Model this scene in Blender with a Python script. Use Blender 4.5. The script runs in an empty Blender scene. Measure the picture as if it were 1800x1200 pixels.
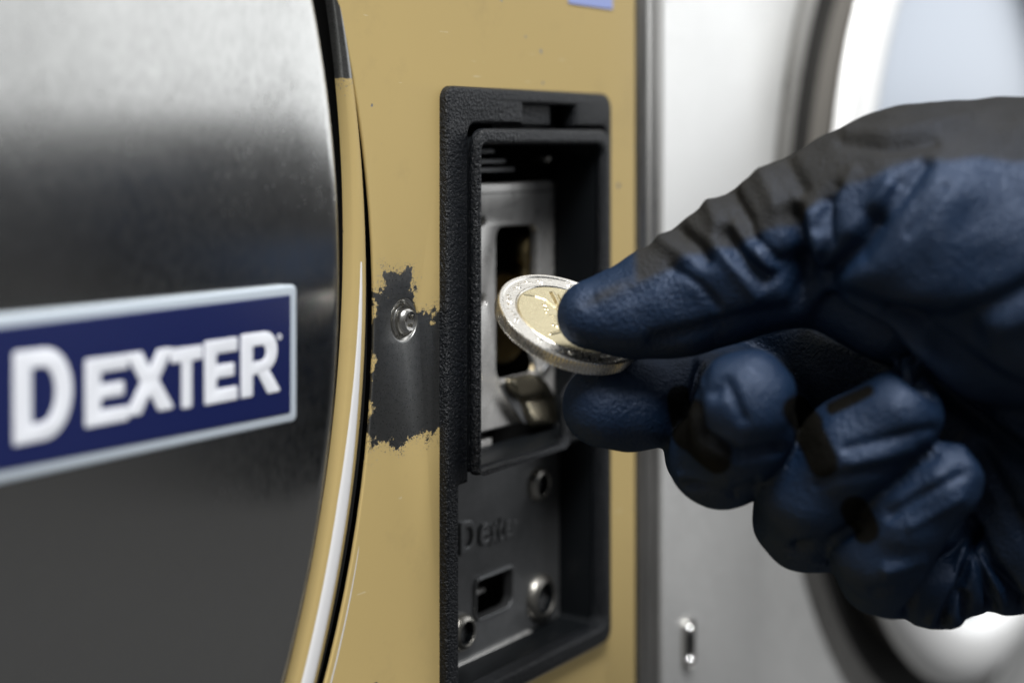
import bpy, bmesh, math, random
import numpy as np
from mathutils import Vector, Matrix

# ------------------------------------------------------------------ camera
SC = bpy.context.scene
COL = SC.collection
F = 2700.0                                   # focal length in photo pixels
AL = math.atan(1850 / F)
SA, CA = math.sin(AL), math.cos(AL)
H = 1.2                                      # camera height
D = 0.18                                     # distance of the machine front plane
cam_d = bpy.data.cameras.new('camera'); cam = bpy.data.objects.new('camera', cam_d); COL.objects.link(cam)
fwd = Vector((CA, SA, 0)); right = Vector((SA, -CA, 0)); up = Vector((0, 0, 1))
cam.matrix_world = Matrix(((right.x, up.x, -fwd.x, 0), (right.y, up.y, -fwd.y, 0), (right.z, up.z, -fwd.z, H), (0, 0, 0, 1)))
cam_d.sensor_width = 36; cam_d.lens = 36 * F / 1800
cam_d.shift_y = -(600 - 255) / 1800
cam_d.clip_start = 0.01; cam_d.clip_end = 50
cam_d.dof.use_dof = True; cam_d.dof.focus_distance = 0.288; cam_d.dof.aperture_fstop = 7.6
cam_d.dof.aperture_blades = 0
SC.camera = cam

# ------------------------------------------------------------------ room light
world = bpy.data.worlds.new("World"); SC.world = world; world.use_nodes = True
wn = world.node_tree.nodes; wl = world.node_tree.links
bg = wn['Background']
tc = wn.new('ShaderNodeTexCoord'); sep = wn.new('ShaderNodeSeparateXYZ'); ramp = wn.new('ShaderNodeValToRGB')
mr = wn.new('ShaderNodeMapRange'); mr.inputs['From Min'].default_value = -0.5; mr.inputs['From Max'].default_value = 0.5
wl.new(tc.outputs['Generated'], sep.inputs[0]); wl.new(sep.outputs['Z'], mr.inputs['Value'])
wl.new(mr.outputs[0], ramp.inputs[0]); wl.new(ramp.outputs[0], bg.inputs[0])
cr = ramp.color_ramp
cr.elements[0].position = 0.0; cr.elements[0].color = (.09, .091, .093, 1)
cr.elements[1].position = 1.0; cr.elements[1].color = (.20, .205, .21, 1)
for p, v in ((0.22, .10), (0.40, .07), (0.46, .055), (0.495, .075), (0.504, .12), (0.56, .12)):
    e = cr.elements.new(p); e.color = (v, v, v * 1.01, 1)
bg.inputs[1].default_value = 1.0
SC.view_settings.view_transform = 'Standard'; SC.view_settings.look = 'None'
SC.view_settings.exposure = 0; SC.view_settings.gamma = 1


def area(name, loc, target, sx, sy, power, color=(1, 1, 1)):
    l = bpy.data.lights.new(name, 'AREA'); l.shape = 'RECTANGLE'; l.size = sx; l.size_y = sy; l.energy = power; l.color = color
    o = bpy.data.objects.new(name, l); COL.objects.link(o); o.location = loc
    o.rotation_euler = (Vector(target) - Vector(loc)).to_track_quat('-Z', 'Y').to_euler()
    return o


area('ceiling_lamp', (0.95, -0.02, H + 1.0), (0.27, 0.15, H - .03), 0.9, 0.9, 2.9)
area('room_lamp', (-0.10, -0.27, H + .92), (0.27, 0.16, H - .05), 0.45, 0.4, 22)
area('window_light', (2.05, -0.80, H + .57), (0.40, 0.75, H + .57), 2.4, 1.1, 14, (.96, .98, 1))


# ------------------------------------------------------------------ helpers
def W(px, py, y=D):
    """point on the plane Y=y seen at photo pixel"""
    d = Vector((CA + SA * (px - 900) / F, SA - CA * (px - 900) / F, (255 - py) / F))
    p = d * (y / d.y); p.z += H
    return p


def V(px, py, t):
    """point at depth t along the view axis"""
    return Vector((0, 0, H)) + fwd * t + right * ((px - 900) / F * t) + up * ((255 - py) / F * t)


def empty(name, loc, label, cat, group=None):
    o = bpy.data.objects.new(name, None); COL.objects.link(o); o.location = loc
    o['label'] = label; o['category'] = cat
    if group: o['group'] = group
    return o


def root_of(o):
    v = Vector((0, 0, 0))
    while o is not None:
        v += o.location; o = o.parent
    return v


def obj(name, verts, faces, mat, parent=None, smooth=None, label=None, bevel=0):
    """verts in world coordinates -> mesh child of parent"""
    off = root_of(parent) if parent else Vector((0, 0, 0))
    me = bpy.data.meshes.new(name)
    me.from_pydata([tuple(Vector(v) - off) for v in verts], [], faces)
    return finish(me, name, mat, parent, smooth, label, bevel)


def finish(me, name, mat, parent, smooth, label=None, bevel=0):
    bm = bmesh.new(); bm.from_mesh(me)
    bmesh.ops.recalc_face_normals(bm, faces=bm.faces)
    bm.to_mesh(me); bm.free()
    o = bpy.data.objects.new(name, me); COL.objects.link(o); o.parent = parent
    if mat: me.materials.append(mat)
    if bevel:
        b = o.modifiers.new('b', 'BEVEL'); b.width = bevel; b.segments = 3; b.limit_method = 'ANGLE'
    if smooth is not None:
        me.polygons.foreach_set('use_smooth', [True] * len(me.polygons))
        if smooth > 0:
            try: me.set_sharp_from_angle(angle=math.radians(smooth))
            except Exception: pass
    if label: o['label'] = label
    return o


def rounded(pts, r, seg=8):
    """round the corners of a 2-D polygon; r a number or list"""
    out = []; n = len(pts)
    for i in range(n):
        p = Vector(pts[i]); a = Vector(pts[i - 1]); b = Vector(pts[(i + 1) % n])
        ri = r[i] if isinstance(r, (list, tuple)) else r
        if ri <= 0: out.append(tuple(p)); continue
        u = (a - p); w = (b - p); lu, lw = u.length, w.length; u.normalize(); w.normalize()
        ang = u.angle(w); d = min(ri / math.tan(ang / 2), lu * .49, lw * .49); rr = d * math.tan(ang / 2)
        c = p + (u + w).normalized() * (rr / math.sin(ang / 2))
        s = p + u * d; e = p + w * d
        a0 = math.atan2(s.y - c.y, s.x - c.x); a1 = math.atan2(e.y - c.y, e.x - c.x)
        da = (a1 - a0 + math.pi) % (2 * math.pi) - math.pi
        for k in range(seg + 1):
            t = a0 + da * k / seg; out.append((c.x + rr * math.cos(t), c.y + rr * math.sin(t)))
    return out


def circle(cx, cz, r, n=96):
    return [(cx + r * math.cos(2 * math.pi * k / n), cz + r * math.sin(2 * math.pi * k / n)) for k in range(n)]


def plate(name, outer, holes, y, thick, bev, mat, parent, smooth=40, label=None):
    """plate with its front face at Y=y, going back by thick; outlines are (x, z) lists in world units"""
    S = 100.0
    cu = bpy.data.curves.new('tmp', 'CURVE'); cu.dimensions = '2D'; cu.fill_mode = 'BOTH'
    for pl in [outer] + holes:
        sp = cu.splines.new('POLY'); sp.points.add(len(pl) - 1); sp.use_cyclic_u = True
        for q, (x, z) in zip(sp.points, pl): q.co = (x * S, (z - H) * S, 0, 1)
    cu.extrude = (thick / 2 - bev) * S; cu.bevel_depth = bev * S; cu.bevel_resolution = 2; cu.offset = -bev * S
    t = bpy.data.objects.new('tmp', cu); COL.objects.link(t)
    dg = bpy.context.evaluated_depsgraph_get(); dg.update()
    me = bpy.data.meshes.new_from_object(t.evaluated_get(dg))
    bpy.data.objects.remove(t)
    off = root_of(parent) if parent else Vector((0, 0, 0))
    for v in me.vertices:
        x, yy, zz = v.co / S
        v.co = Vector((x, y + thick / 2 - zz, yy + H)) - off
    me.materials.clear()
    bm = bmesh.new(); bm.from_mesh(me); bmesh.ops.remove_doubles(bm, verts=bm.verts, dist=1e-6); bm.to_mesh(me); bm.free()
    return finish(me, name, mat, parent, smooth, label)


def box(name, x0, x1, y0, y1, z0, z1, mat, parent, bevel=0, label=None):
    v = [(x, y, z) for x in (x0, x1) for y in (y0, y1) for z in (z0, z1)]
    f = [(0, 1, 3, 2), (4, 6, 7, 5), (0, 4, 5, 1), (2, 3, 7, 6), (0, 2, 6, 4), (1, 5, 7, 3)]
    return obj(name, v, f, mat, parent, smooth=30 if bevel else None, bevel=bevel, label=label)


def lathe(name, cx, cz, prof, mat, parent, n=128, smooth=35, label=None, closed=False):
    """profile of (radius, Y) swept round the axis along Y through (cx, cz)"""
    vs, fs = [], []; m = len(prof)
    for k in range(n):
        a = 2 * math.pi * k / n
        for r, y in prof: vs.append((cx + r * math.cos(a), y, cz + r * math.sin(a)))
    for k in range(n):
        k2 = (k + 1) % n
        for j in range(m if closed else m - 1):
            j2 = (j + 1) % m
            fs.append((k * m + j, k * m + j2, k2 * m + j2, k2 * m + j))
    o = obj(name, vs, fs, mat, parent, smooth=smooth, label=label)
    return o


# ------------------------------------------------------------------ materials
class M:
    def __init__(s, name):
        s.m = bpy.data.materials.new(name); s.m.use_nodes = True
        s.n = s.m.node_tree.nodes; s.l = s.m.node_tree.links; s.b = s.n['Principled BSDF']
        s.geo = s.n.new('ShaderNodeNewGeometry'); s.pos = s.geo.outputs['Position']

    def set(s, **k):
        for a, v in k.items():
            i = s.b.inputs[a.replace('_', ' ')]
            if hasattr(v, 'is_output'): s.l.new(v, i)
            elif isinstance(v, tuple): i.default_value = (*v, 1)
            else: i.default_value = v
        return s

    def mapping(s, scale, loc=(0, 0, 0)):
        n = s.n.new('ShaderNodeMapping'); s.l.new(s.pos, n.inputs[0]); n.inputs['Scale'].default_value = scale
        n.inputs['Location'].default_value = loc
        return n.outputs[0]

    def noise(s, scale, detail=4, rough=.55, vec=None, dist=0):
        n = s.n.new('ShaderNodeTexNoise'); n.inputs['Scale'].default_value = scale; n.inputs['Detail'].default_value = detail
        n.inputs['Roughness'].default_value = rough; n.inputs['Distortion'].default_value = dist
        s.l.new(vec or s.pos, n.inputs['Vector']); return n.outputs['Fac']

    def voronoi(s, scale, vec=None, feature='F1', rnd=1):
        n = s.n.new('ShaderNodeTexVoronoi'); n.feature = feature; n.inputs['Scale'].default_value = scale
        n.inputs['Randomness'].default_value = rnd
        s.l.new(vec or s.pos, n.inputs['Vector']); return n.outputs['Distance']

    def math(s, op, a, b=0.0, c=None):
        n = s.n.new('ShaderNodeMath'); n.operation = op
        for i, v in enumerate((a, b) if c is None else (a, b, c)):
            if hasattr(v, 'is_output'): s.l.new(v, n.inputs[i])
            else: n.inputs[i].default_value = v
        return n.outputs[0]

    def rng(s, v, a, b, c=0.0, d=1.0):
        n = s.n.new('ShaderNodeMapRange'); s.l.new(v, n.inputs[0])
        for i, x in zip((1, 2, 3, 4), (a, b, c, d)): n.inputs[i].default_value = x
        return n.outputs[0]

    def mix(s, f, a, b):
        n = s.n.new('ShaderNodeMix'); n.data_type = 'RGBA'
        for i, v in ((0, f), (6, a), (7, b)):
            if hasattr(v, 'is_output'): s.l.new(v, n.inputs[i])
            elif isinstance(v, tuple): n.inputs[i].default_value = (*v, 1)
            else: n.inputs[i].default_value = v
        return n.outputs[2]

    def fmix(s, f, a, b):
        n = s.n.new('ShaderNodeMix'); n.data_type = 'FLOAT'
        for i, v in ((0, f), (2, a), (3, b)):
            if hasattr(v, 'is_output'): s.l.new(v, n.inputs[i])
            else: n.inputs[i].default_value = v
        return n.outputs[0]

    def bump(s, h, strength, dist):
        n = s.n.new('ShaderNodeBump'); n.inputs['Strength'].default_value = strength; n.inputs['Distance'].default_value = dist
        s.l.new(h, n.inputs['Height']); s.l.new(n.outputs[0], s.b.inputs['Normal']); return s

    def xyz(s):
        n = s.n.new('ShaderNodeSeparateXYZ'); s.l.new(s.pos, n.inputs[0]); return n.outputs

    def attr(s, name):
        n = s.n.new('ShaderNodeAttribute'); n.attribute_name = name; return n.outputs['Color']


def steel(name, col=(.58, .58, .57), rough=.2, vert=False, streak=.12, bump=.02, sc=(30, 30, 1600)):
    s = M(name)
    v = s.mapping((900, 900, 40) if vert else sc)
    n = s.noise(1, 5, .6, v)
    n2 = s.noise(22, 3, .6)
    c = s.mix(n, tuple(x * (1 - streak) for x in col), tuple(min(1, x * (1 + streak)) for x in col))
    s.set(Base_Color=c, Metallic=1.0, Roughness=s.math('ADD', s.rng(n, .3, .7, rough * .8, rough * 1.2), s.rng(n2, .3, .7, -.03, .05)))
    if bump: s.bump(n, bump, .0002)
    return s.m


M_door = steel('brushed_door_steel', (.57, .57, .555), .21, streak=.09, bump=.004, sc=(900, 900, 500))
_t = M_door.node_tree.nodes.new('ShaderNodeCombineXYZ'); _t.inputs[0].default_value = 1
M_door.node_tree.links.new(_t.outputs[0], M_door.node_tree.nodes['Principled BSDF'].inputs['Tangent'])
M_door.node_tree.nodes['Principled BSDF'].inputs['Anisotropic'].default_value = .96
M_steel = steel('brushed_panel_steel', (.74, .74, .725), .36, streak=.02, bump=0, sc=(500, 500, 900))
M_steel.node_tree.nodes['Principled BSDF'].inputs['Metallic'].default_value = .65
M_trim = steel('trim_steel', (.45, .44, .42), .3, vert=True)
M_chrome = M('chrome').set(Base_Color=(.85, .85, .85), Metallic=1.0, Roughness=.12).m
M_screw = M('screw_steel').set(Base_Color=(.62, .61, .58), Metallic=1.0, Roughness=.22).m
M_bolt = M('bolt_steel').set(Base_Color=(.40, .385, .35), Metallic=1.0, Roughness=.36).m
M_alu = steel('worn_aluminium', (.62, .61, .59), .30, streak=.22, bump=.12, sc=(500, 500, 260))
M_alu.node_tree.nodes['Principled BSDF'].inputs['Metallic'].default_value = .55
_s = M('dark_cast_metal')
_n = _s.noise(2600, 4, .6)
M_cast = _s.set(Base_Color=_s.mix(_s.noise(160, 6, .7), (.13, .135, .14), (.30, .305, .31)), Metallic=.75, Roughness=_s.rng(_n, .3, .7, .3, .48)).bump(_n, .15, .0002).m
M_brass = M('brass').set(Base_Color=(.42, .33, .17), Metallic=1.0, Roughness=.28).m
_s = M('black_textured_plastic')
_v = _s.voronoi(1700, feature='SMOOTH_F1'); _n = _s.noise(2600, 3, .6, dist=.6)
M_plastic = _s.set(Base_Color=(.0055, .0068, .009), Roughness=_s.rng(_n, .3, .7, .27, .42), Specular_IOR_Level=.3).bump(_s.math('ADD', _s.math('MULTIPLY', _v, .8), _n), .9, .0004).m
M_black = M('black_smooth_plastic').set(Base_Color=(.005, .006, .007), Roughness=.42, Specular_IOR_Level=.12).m
M_void = M('machine_inside').set(Base_Color=(.006, .006, .006), Roughness=.9).m
M_rubber = M('black_rubber').set(Base_Color=(.012, .012, .012), Roughness=.6).m

TAN = (.472, .354, .148)


def tan_paint(name, dark_box=None, ring=False):
    s = M(name)
    x, y, z = s.xyz()
    big = s.math('ADD', s.math('MULTIPLY', s.noise(210, 7, .68), .88), s.math('MULTIPLY', s.noise(2400, 3, .6), .12)); fine = s.noise(2600, 4, .7)
    mask = None
    if dark_box:
        for (x0, x1, z0, z1, a) in dark_box:
            cx, hx, cz, hz = (x0 + x1) / 2, abs(x1 - x0) / 2, (z0 + z1) / 2, abs(z1 - z0) / 2
            dx = s.math('SUBTRACT', s.math('ABSOLUTE', s.math('SUBTRACT', x, cx)), hx)
            dz = s.math('SUBTRACT', s.math('ABSOLUTE', s.math('SUBTRACT', z, cz)), hz)
            d = s.math('MAXIMUM', dx, dz)
            d = s.math('ADD', d, s.math('MULTIPLY', s.math('SUBTRACT', big, .5), a))
            k = s.math('LESS_THAN', d, 0.0)
            k = s.math('MAXIMUM', k, s.math('MULTIPLY', s.math('LESS_THAN', d, .006), s.math('GREATER_THAN', fine, s.rng(d, 0, .006, .55, .74))))
            mask = k if mask is None else s.math('MAXIMUM', mask, k)
    # chips scattered over the paint
    ch = s.math('LESS_THAN', s.voronoi(170), s.rng(s.noise(260, 2), .47, .70, 0.0, .13))
    mask = ch if mask is None else s.math('MAXIMUM', mask, ch)
    bare_and_reflection = s.mix(s.noise(700, 5, .7), (.16, .165, .17), (.36, .36, .345))
    tone = s.mix(s.noise(14, 3), tuple(c * .95 for c in TAN), tuple(c * 1.04 for c in TAN))
    scr = s.math('GREATER_THAN', s.noise(1, 3, .6, s.mapping((90, 90, 1100))), .705)
    scr = s.math('MULTIPLY', scr, s.math('GREATER_THAN', s.noise(55, 3), .52))
    tone = s.mix(s.math('MULTIPLY', scr, .45), tone, (.62, .56, .42))
    tone = s.mix(s.math('MULTIPLY', s.rng(s.noise(70, 6, .7), .55, .75, 0, 1), .16), tone, (.20, .16, .09))
    s.set(Base_Color=s.mix(mask, tone, bare_and_reflection), Roughness=s.fmix(mask, .62, s.rng(fine, .3, .7, .24, .4)), Metallic=s.math('MULTIPLY', mask, .95),
          Specular_IOR_Level=.25)
    s.bump(s.math('ADD', s.math('MULTIPLY', mask, -1.0), s.math('MULTIPLY', fine, .08)), .5, .00006)
    return s.m


a = W(664, 562); b = W(775, 757); a2 = W(664, 512); b2 = W(738, 610)
c1 = W(660, 470); c2 = W(720, 520)
M_tan = tan_paint('worn_tan_paint', [(a.x - .0018, b.x + .01, b.z, a.z, .016), (a2.x - .0018, b2.x - .002, b2.z, a2.z, .016), (W(676, 0).x, W(722, 0).x, W(700, 520).z, W(700, 478).z, .012)])  # boxes paint in the dark reflection round the screw; the chips are wear
M_tanring = tan_paint('tan_ring_paint', [(-1, 1, W(600, 138, D + .001).z, 9, .001)])
M_strip = M('painted_highlight').set(Base_Color=(.86, .86, .86), Metallic=.15, Roughness=.4).m  # pale colour of the highlights painted on ring and panel edge
M_blue = M('badge_blue').set(Base_Color=(.008, .014, .082), Roughness=.35).m
M_pale = M('badge_pale_border').set(Base_Color=(.50, .56, .62), Roughness=.4).m
M_white = M('badge_white').set(Base_Color=(.85, .87, .92), Roughness=.4).m
M_lilac = M('lilac_sticker').set(Base_Color=(.26, .32, .62), Roughness=.5).m

# ------------------------------------------------------------------ first machine
k19 = D / .19
MX1 = W(1117, 600).x
DC = Vector((.0388 * (D - .004) / .186, 0, H - .0240 * (D - .004) / .186)); DR = .1776 * (D - .004) / .186 + .0011
MX0 = 2 * DC.x - MX1
ZB, ZT = H - .85, H + .30
m1 = empty('washing_machine', ((MX0 + MX1) / 2, D + .25, ZB), 'laundry machine with round steel door, blue badge and worn tan coin panel', 'washing machine')

bz_l = W(787, 0, D - .002).x; bz_r = W(1076, 0, D - .002).x
bz_t = W(787, 150, D - .002).z; bz_b = W(1000, 1163, D - .002).z
scx = W(711, 562)
# front panel with an opening for door and coin unit
hs = k19
hc = (.06103 * hs, H - .03241 * hs, .16917 * hs)
panel_out = rounded([(MX0, ZB), (MX1, ZB), (MX1, ZT), (MX0, ZT)], .002)
op = [(bz_l + .002, bz_b + .001), (bz_r - .0012, bz_b + .001), (bz_r - .0012, bz_t - .002), (bz_l + .002, bz_t - .002)]
plate('front_panel', panel_out, [circle(*hc, 160), op, circle(scx.x, scx.z, .0040, 48)], D, .0008, .0003, M_tan, m1, label='tan painted front panel, with a dark reflection painted round a screw')
box('cabinet', MX0 + .001, MX1 - .001, D + .035, D + .5, ZB, ZT - .002, M_void, m1)
box('side_wall', MX1 - .0012, MX1 - .0002, D + .0022, D + .034, ZB, ZT - .002, M_void, m1)
# dark gasket inside the door opening
lathe('door_gasket', hc[0], hc[1], [(hc[2] - .03, D + .0095), (hc[2] + .001, D + .008), (hc[2] + .001, D + .0025)], M_rubber, m1, 160)
box('gasket_backing', DC.x - DR, DC.x + DR * .9, D + .0105, D + .012, DC.z - DR * .9, DC.z + DR * .9, M_rubber, m1)


# ring bead between two fitted circles
def ring_bead():
    r1 = (.01853, -.01788, .20173); r2 = (.03619, -.02711, .18912)
    k = (D + .001) / .188
    vs, fs, mats = [], [], []
    n = 360; cx, cz = .03 * k, -.022 * k
    prof = []
    m = 12
    for i in range(n):
        a = 2 * math.pi * i / n; d = (math.cos(a), math.sin(a)); R = []
        for (x, z, r) in (r1, r2):
            ox, oz = cx - x * k, cz - z * k; bb = ox * d[0] + oz * d[1]; cc = ox * ox + oz * oz - (r * k) ** 2
            R.append(-bb + math.sqrt(bb * bb - cc))
        ri, ro = R
        if ro - ri < .001: mid = (ro + ri) / 2; ri, ro = mid - .0005, mid + .0005
        for j in range(m + 1):
            u = j / m; rr = ri + (ro - ri) * u
            y = D + .0016 - .0016 * math.sqrt(max(0, 1 - (2 * u - 1) ** 2)) + (.0008 if j in (0, m) else 0)
            vs.append((cx + rr * d[0], y, H + cz + rr * d[1]))
    for i in range(n):
        i2 = (i + 1) % n; a = math.degrees(2 * math.pi * (i + .5) / n); a = (a + 180) % 360 - 180
        for j in range(m):
            fs.append((i * (m + 1) + j, i * (m + 1) + j + 1, i2 * (m + 1) + j + 1, i2 * (m + 1) + j))
    return vs, fs, m


vs, fs, m_ = ring_bead()
ring = obj('door_ring', vs, fs, M_tanring, m1, smooth=0, label='tan painted ring round the door')
# highlight painted as a pale strip riding on the ring's crown, widening towards the bottom
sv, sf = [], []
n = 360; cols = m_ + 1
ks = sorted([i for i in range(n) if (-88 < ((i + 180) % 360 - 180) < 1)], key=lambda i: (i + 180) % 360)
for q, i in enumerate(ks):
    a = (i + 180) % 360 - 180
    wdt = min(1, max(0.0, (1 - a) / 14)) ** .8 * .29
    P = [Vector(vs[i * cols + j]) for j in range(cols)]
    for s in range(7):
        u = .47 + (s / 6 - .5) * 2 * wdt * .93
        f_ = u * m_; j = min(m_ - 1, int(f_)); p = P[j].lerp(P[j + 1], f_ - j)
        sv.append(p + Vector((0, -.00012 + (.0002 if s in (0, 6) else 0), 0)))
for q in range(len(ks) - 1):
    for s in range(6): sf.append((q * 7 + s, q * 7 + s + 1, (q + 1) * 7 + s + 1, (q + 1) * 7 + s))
obj('ring_highlight', sv, sf, M_strip, ring, smooth=0, label='bright highlight painted along the ring')

ev, ef = [], []  # highlight along the door opening, painted as a thin pale line
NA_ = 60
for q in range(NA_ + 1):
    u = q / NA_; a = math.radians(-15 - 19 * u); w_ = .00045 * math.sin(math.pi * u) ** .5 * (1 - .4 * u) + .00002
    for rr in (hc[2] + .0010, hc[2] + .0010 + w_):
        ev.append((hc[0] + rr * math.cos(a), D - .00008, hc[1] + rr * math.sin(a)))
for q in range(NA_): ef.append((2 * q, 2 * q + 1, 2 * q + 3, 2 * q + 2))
obj('edge_highlight', ev, ef, M_strip, m1, label='thin highlight line painted beside the door opening')

# the disc door, dished a little towards its centre
yd = D - .004
DISH = .0022


def dish(x, z):
    q_ = min(1.0, math.hypot(x - DC.x, z - DC.z) / (DR - .004)); return DISH * (1 - q_ * q_)


def lean(x):
    xb_, xa_ = .196, .115; zc_ = H - .034                 # the flat badge spans the dished door as a chord
    return dish(xb_, zc_) + (dish(xa_, zc_) - dish(xb_, zc_)) * (x - xb_) / (xa_ - xb_)


def Wd(px, py, base):
    y = base
    for _ in range(12):
        p = W(px, py, y); y = base + lean(p.x)
    return p


def drape(o_):
    off = root_of(o_)
    for v in o_.data.vertices: v.co.y += lean(v.co.x + off.x)
    for ch_ in o_.children: drape(ch_)


prof = [(q_ / 24 * (DR - .004), yd + DISH * (1 - (q_ / 24) ** 2)) for q_ in range(25)]
for q in range(1, 9):
    a = q / 8 * math.pi / 2; prof.append((DR - .004 + .004 * math.sin(a), yd + .0036 * (1 - math.cos(a))))
prof.append((DR - .0002, yd + .010)); prof.append((DR - .01, yd + .0115))
door = lathe('door', DC.x, DC.z, prof, M_door, m1, 256, smooth=30, label='round brushed steel door with a rolled edge')

# badge on the door
yb = yd - .0016
BX1 = Wd(522, 600, yb).x; BZ1 = Wd(520, 500, yb).z; BZ0 = Wd(520, 740, yb).z
BX0 = BX1 - .083
badge = plate('badge', rounded([(BX0, BZ0), (BX1, BZ0), (BX1, BZ1), (BX0, BZ1)], .0011), [], yb, .0012, .0003, M_pale, m1, label='blue badge with pale border reading DEXTER')
bw = .0016
plate('blue_field', rounded([(BX0 + bw, BZ0 + bw), (BX1 - bw, BZ0 + bw), (BX1 - bw, BZ1 - bw), (BX0 + bw, BZ1 - bw)], .0004), [], yb - .00012, .0004, .0001, M_blue, badge)

# letters: strokes as polygons in a unit box
def letter(ch):
    if ch == 'D':
        o = [(0, 0), (.52, 0)] + [(.52 + .48 * math.sin(t), .5 - .5 * math.cos(t)) for t in np.linspace(.1, math.pi - .1, 14)] + [(.52, 1), (0, 1)]
        i = [(.30, .2), (.48, .2)] + [(.48 + .22 * math.sin(t), .5 - .3 * math.cos(t)) for t in np.linspace(.1, math.pi - .1, 10)] + [(.48, .8), (.30, .8)]
        return o, [i]
    if ch == 'E': return [(0, 0), (1, 0), (1, .22), (.36, .22), (.36, .39), (.90, .39), (.90, .60), (.36, .60), (.36, .78), (1, .78), (1, 1), (0, 1)], []
    if ch == 'X': return [(0, 0), (.33, 0), (.5, .30), (.67, 0), (1, 0), (.68, .51), (.98, 1), (.66, 1), (.5, .72), (.34, 1), (.02, 1), (.32, .51)], []
    if ch == 'T': return [(.34, 0), (.66, 0), (.66, .77), (1, .77), (1, 1), (0, 1), (0, .77), (.34, .77)], []
    if ch == 'R':
        o = [(0, 0), (.30, 0), (.30, .34), (.42, .34), (.68, 0), (1.04, 0), (.72, .38)] + [(.60 + .34 * math.sin(t), .68 - .32 * math.cos(t)) for t in np.linspace(.35, math.pi - .05, 12)] + [(0, 1)]
        i = [(.30, .54), (.52, .54)] + [(.52 + .12 * math.sin(t), .665 - .125 * math.cos(t)) for t in np.linspace(.2, math.pi - .2, 8)] + [(.52, .79), (.30, .79)]
        return o, [i]


def put_letter(ch, x0, x1, z0, z1, y, mat, parent, name='letter'):
    o, hs_ = letter(ch)
    T = lambda P: [(x0 + u * (x1 - x0), z0 + v * (z1 - z0)) for u, v in P]
    return plate(name, rounded(T(o), .0003, 3), [T(h) for h in hs_], y, .0004, .00008, mat, parent)


yl = yb - .00024
for ch, p0, p1, ytop, ybot in (('D', 24, 128, 612, 781), ('E', 150, 226, 632, 752), ('X', 219, 307, 622, 733), ('T', 300, 357, 614, 722), ('E', 360, 418, 600, 712), ('R', 424, 492, 588, 700)):
    xa, xb = Wd(p0, 680, yl).x, Wd(p1, 680, yl).x
    za, zb = Wd(p0 + 2, ybot, yl).z, Wd(p0 + 2, ytop, yl).z
    if ch == 'D': zb = Wd(60, 614, yl).z; za = Wd(60, 777, yl).z
    put_letter(ch, xa, xb, za, zb, yl, M_white, badge)
q = Wd(492, 592, yl); plate('registered_mark', circle(q.x, q.z, .0005, 20), [circle(q.x, q.z, .0003, 16)], yl, .0003, .00004, M_white, badge)
drape(badge)

# sticker at the very top of the panel
q0, q1 = W(1000, 6, D - .0002), W(1077, 6, D - .0002)
box('sticker', q0.x, q1.x, D - .0002, D - .00005, q0.z, q0.z + .02, M_lilac, m1, label='lilac sticker cut off by the top edge')


# ---- screws
def torx_screw(px, py, y, r, mat, parent, name='screw', dish=True, label=None, turn=.2, lobes=6):
    c = W(px, py, y)
    n = 48
    root = lathe(name, c.x, c.z, [(r * 1.28, y + .0003), (r * 1.24, y - .0003), (r * 1.12, y - .0005), (r * 1.04, y - .0001), (r, y + .0002), (r * .98, y - .0009), (r * .86, y - .0016), (r * .66, y - .0019), (r * .62, y - .0018)] if dish else
                 [(r * 1.05, y + .0005), (r * 1.05, y - .0006), (r * .98, y - .0009), (r * .97, y - .0010), (r * .88, y - .0015), (r * .72, y - .0017), (r * .68, y - .0015)], mat, parent, n, smooth=50, label=label)
    # socket wall with lobes
    off = root_of(parent); vs, fs = [], []
    y0 = y - (.0018 if dish else .0015)
    rings = [(.62 if dish else .68, 0, 0), (.50 if dish else .64, .0001, 1), (.46 if dish else .6, .0016, 1), (.1, .0020, 0)]
    for rr, dy, lob in rings:
        for k in range(n):
            a = 2 * math.pi * k / n
            q_ = r * rr * (1 - lob * .20 * (0.5 - 0.5 * math.cos(lobes * (a + turn))))
            vs.append((c.x + q_ * math.cos(a), y0 + dy, c.z + q_ * math.sin(a)))
    for j in range(3):
        for k in range(n): fs.append((j * n + k, j * n + (k + 1) % n, (j + 1) * n + (k + 1) % n, (j + 1) * n + k))
    fs.append([3 * n + k for k in range(n)])
    obj('socket', vs, fs, M_trim if dish else M_black, root, smooth=40)
    return root


lathe('screw_cup', scx.x, scx.z, [(.0041, D + .0002), (.0038, D + .0003), (.0033, D + .0016), (.0029, D + .0019), (.0, D + .002)], M_screw, m1, 48, smooth=60, label='countersunk cup round the screw')
torx_screw(709, 563, D + .0021, .0028, M_screw, m1, label='steel star socket screw in the dark reflection painted on the panel')

# ------------------------------------------------------------------ coin unit
yB = D - .002
X = lambda p, y=yB: W(p, 0, y).x
Zp = lambda px, py, y=yB: W(px, py, y).z
o_l2 = X(808); o_r = X(1066); o_l1 = X(824)
o_t = Zp(840, 218); o_step = Zp(815, 851); o_b = Zp(960, 1152)
nt_l, nt_r = X(920), X(1013); nt_t = Zp(965, 184)
outer = rounded([(bz_l, bz_b), (bz_r, bz_b), (bz_r, bz_t), (bz_l, bz_t)], [.002, .003, .0035, .0028])
inner = rounded([(o_l2, o_b), (o_r, o_b), (o_r, o_t), (nt_r, o_t), (nt_r, nt_t), (nt_l, nt_t), (nt_l, o_t), (o_l1, o_t), (o_l1, o_step), (o_l2, o_step)],
                [.0006, .0025, .002, 0, .0002, .0002, .0002, .0022, .0004, .0003])
bezel = plate('coin_bezel', outer, [inner], yB, .0042, .0007, M_plastic, m1, label='black grained plastic bezel round the coin slot')
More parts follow.
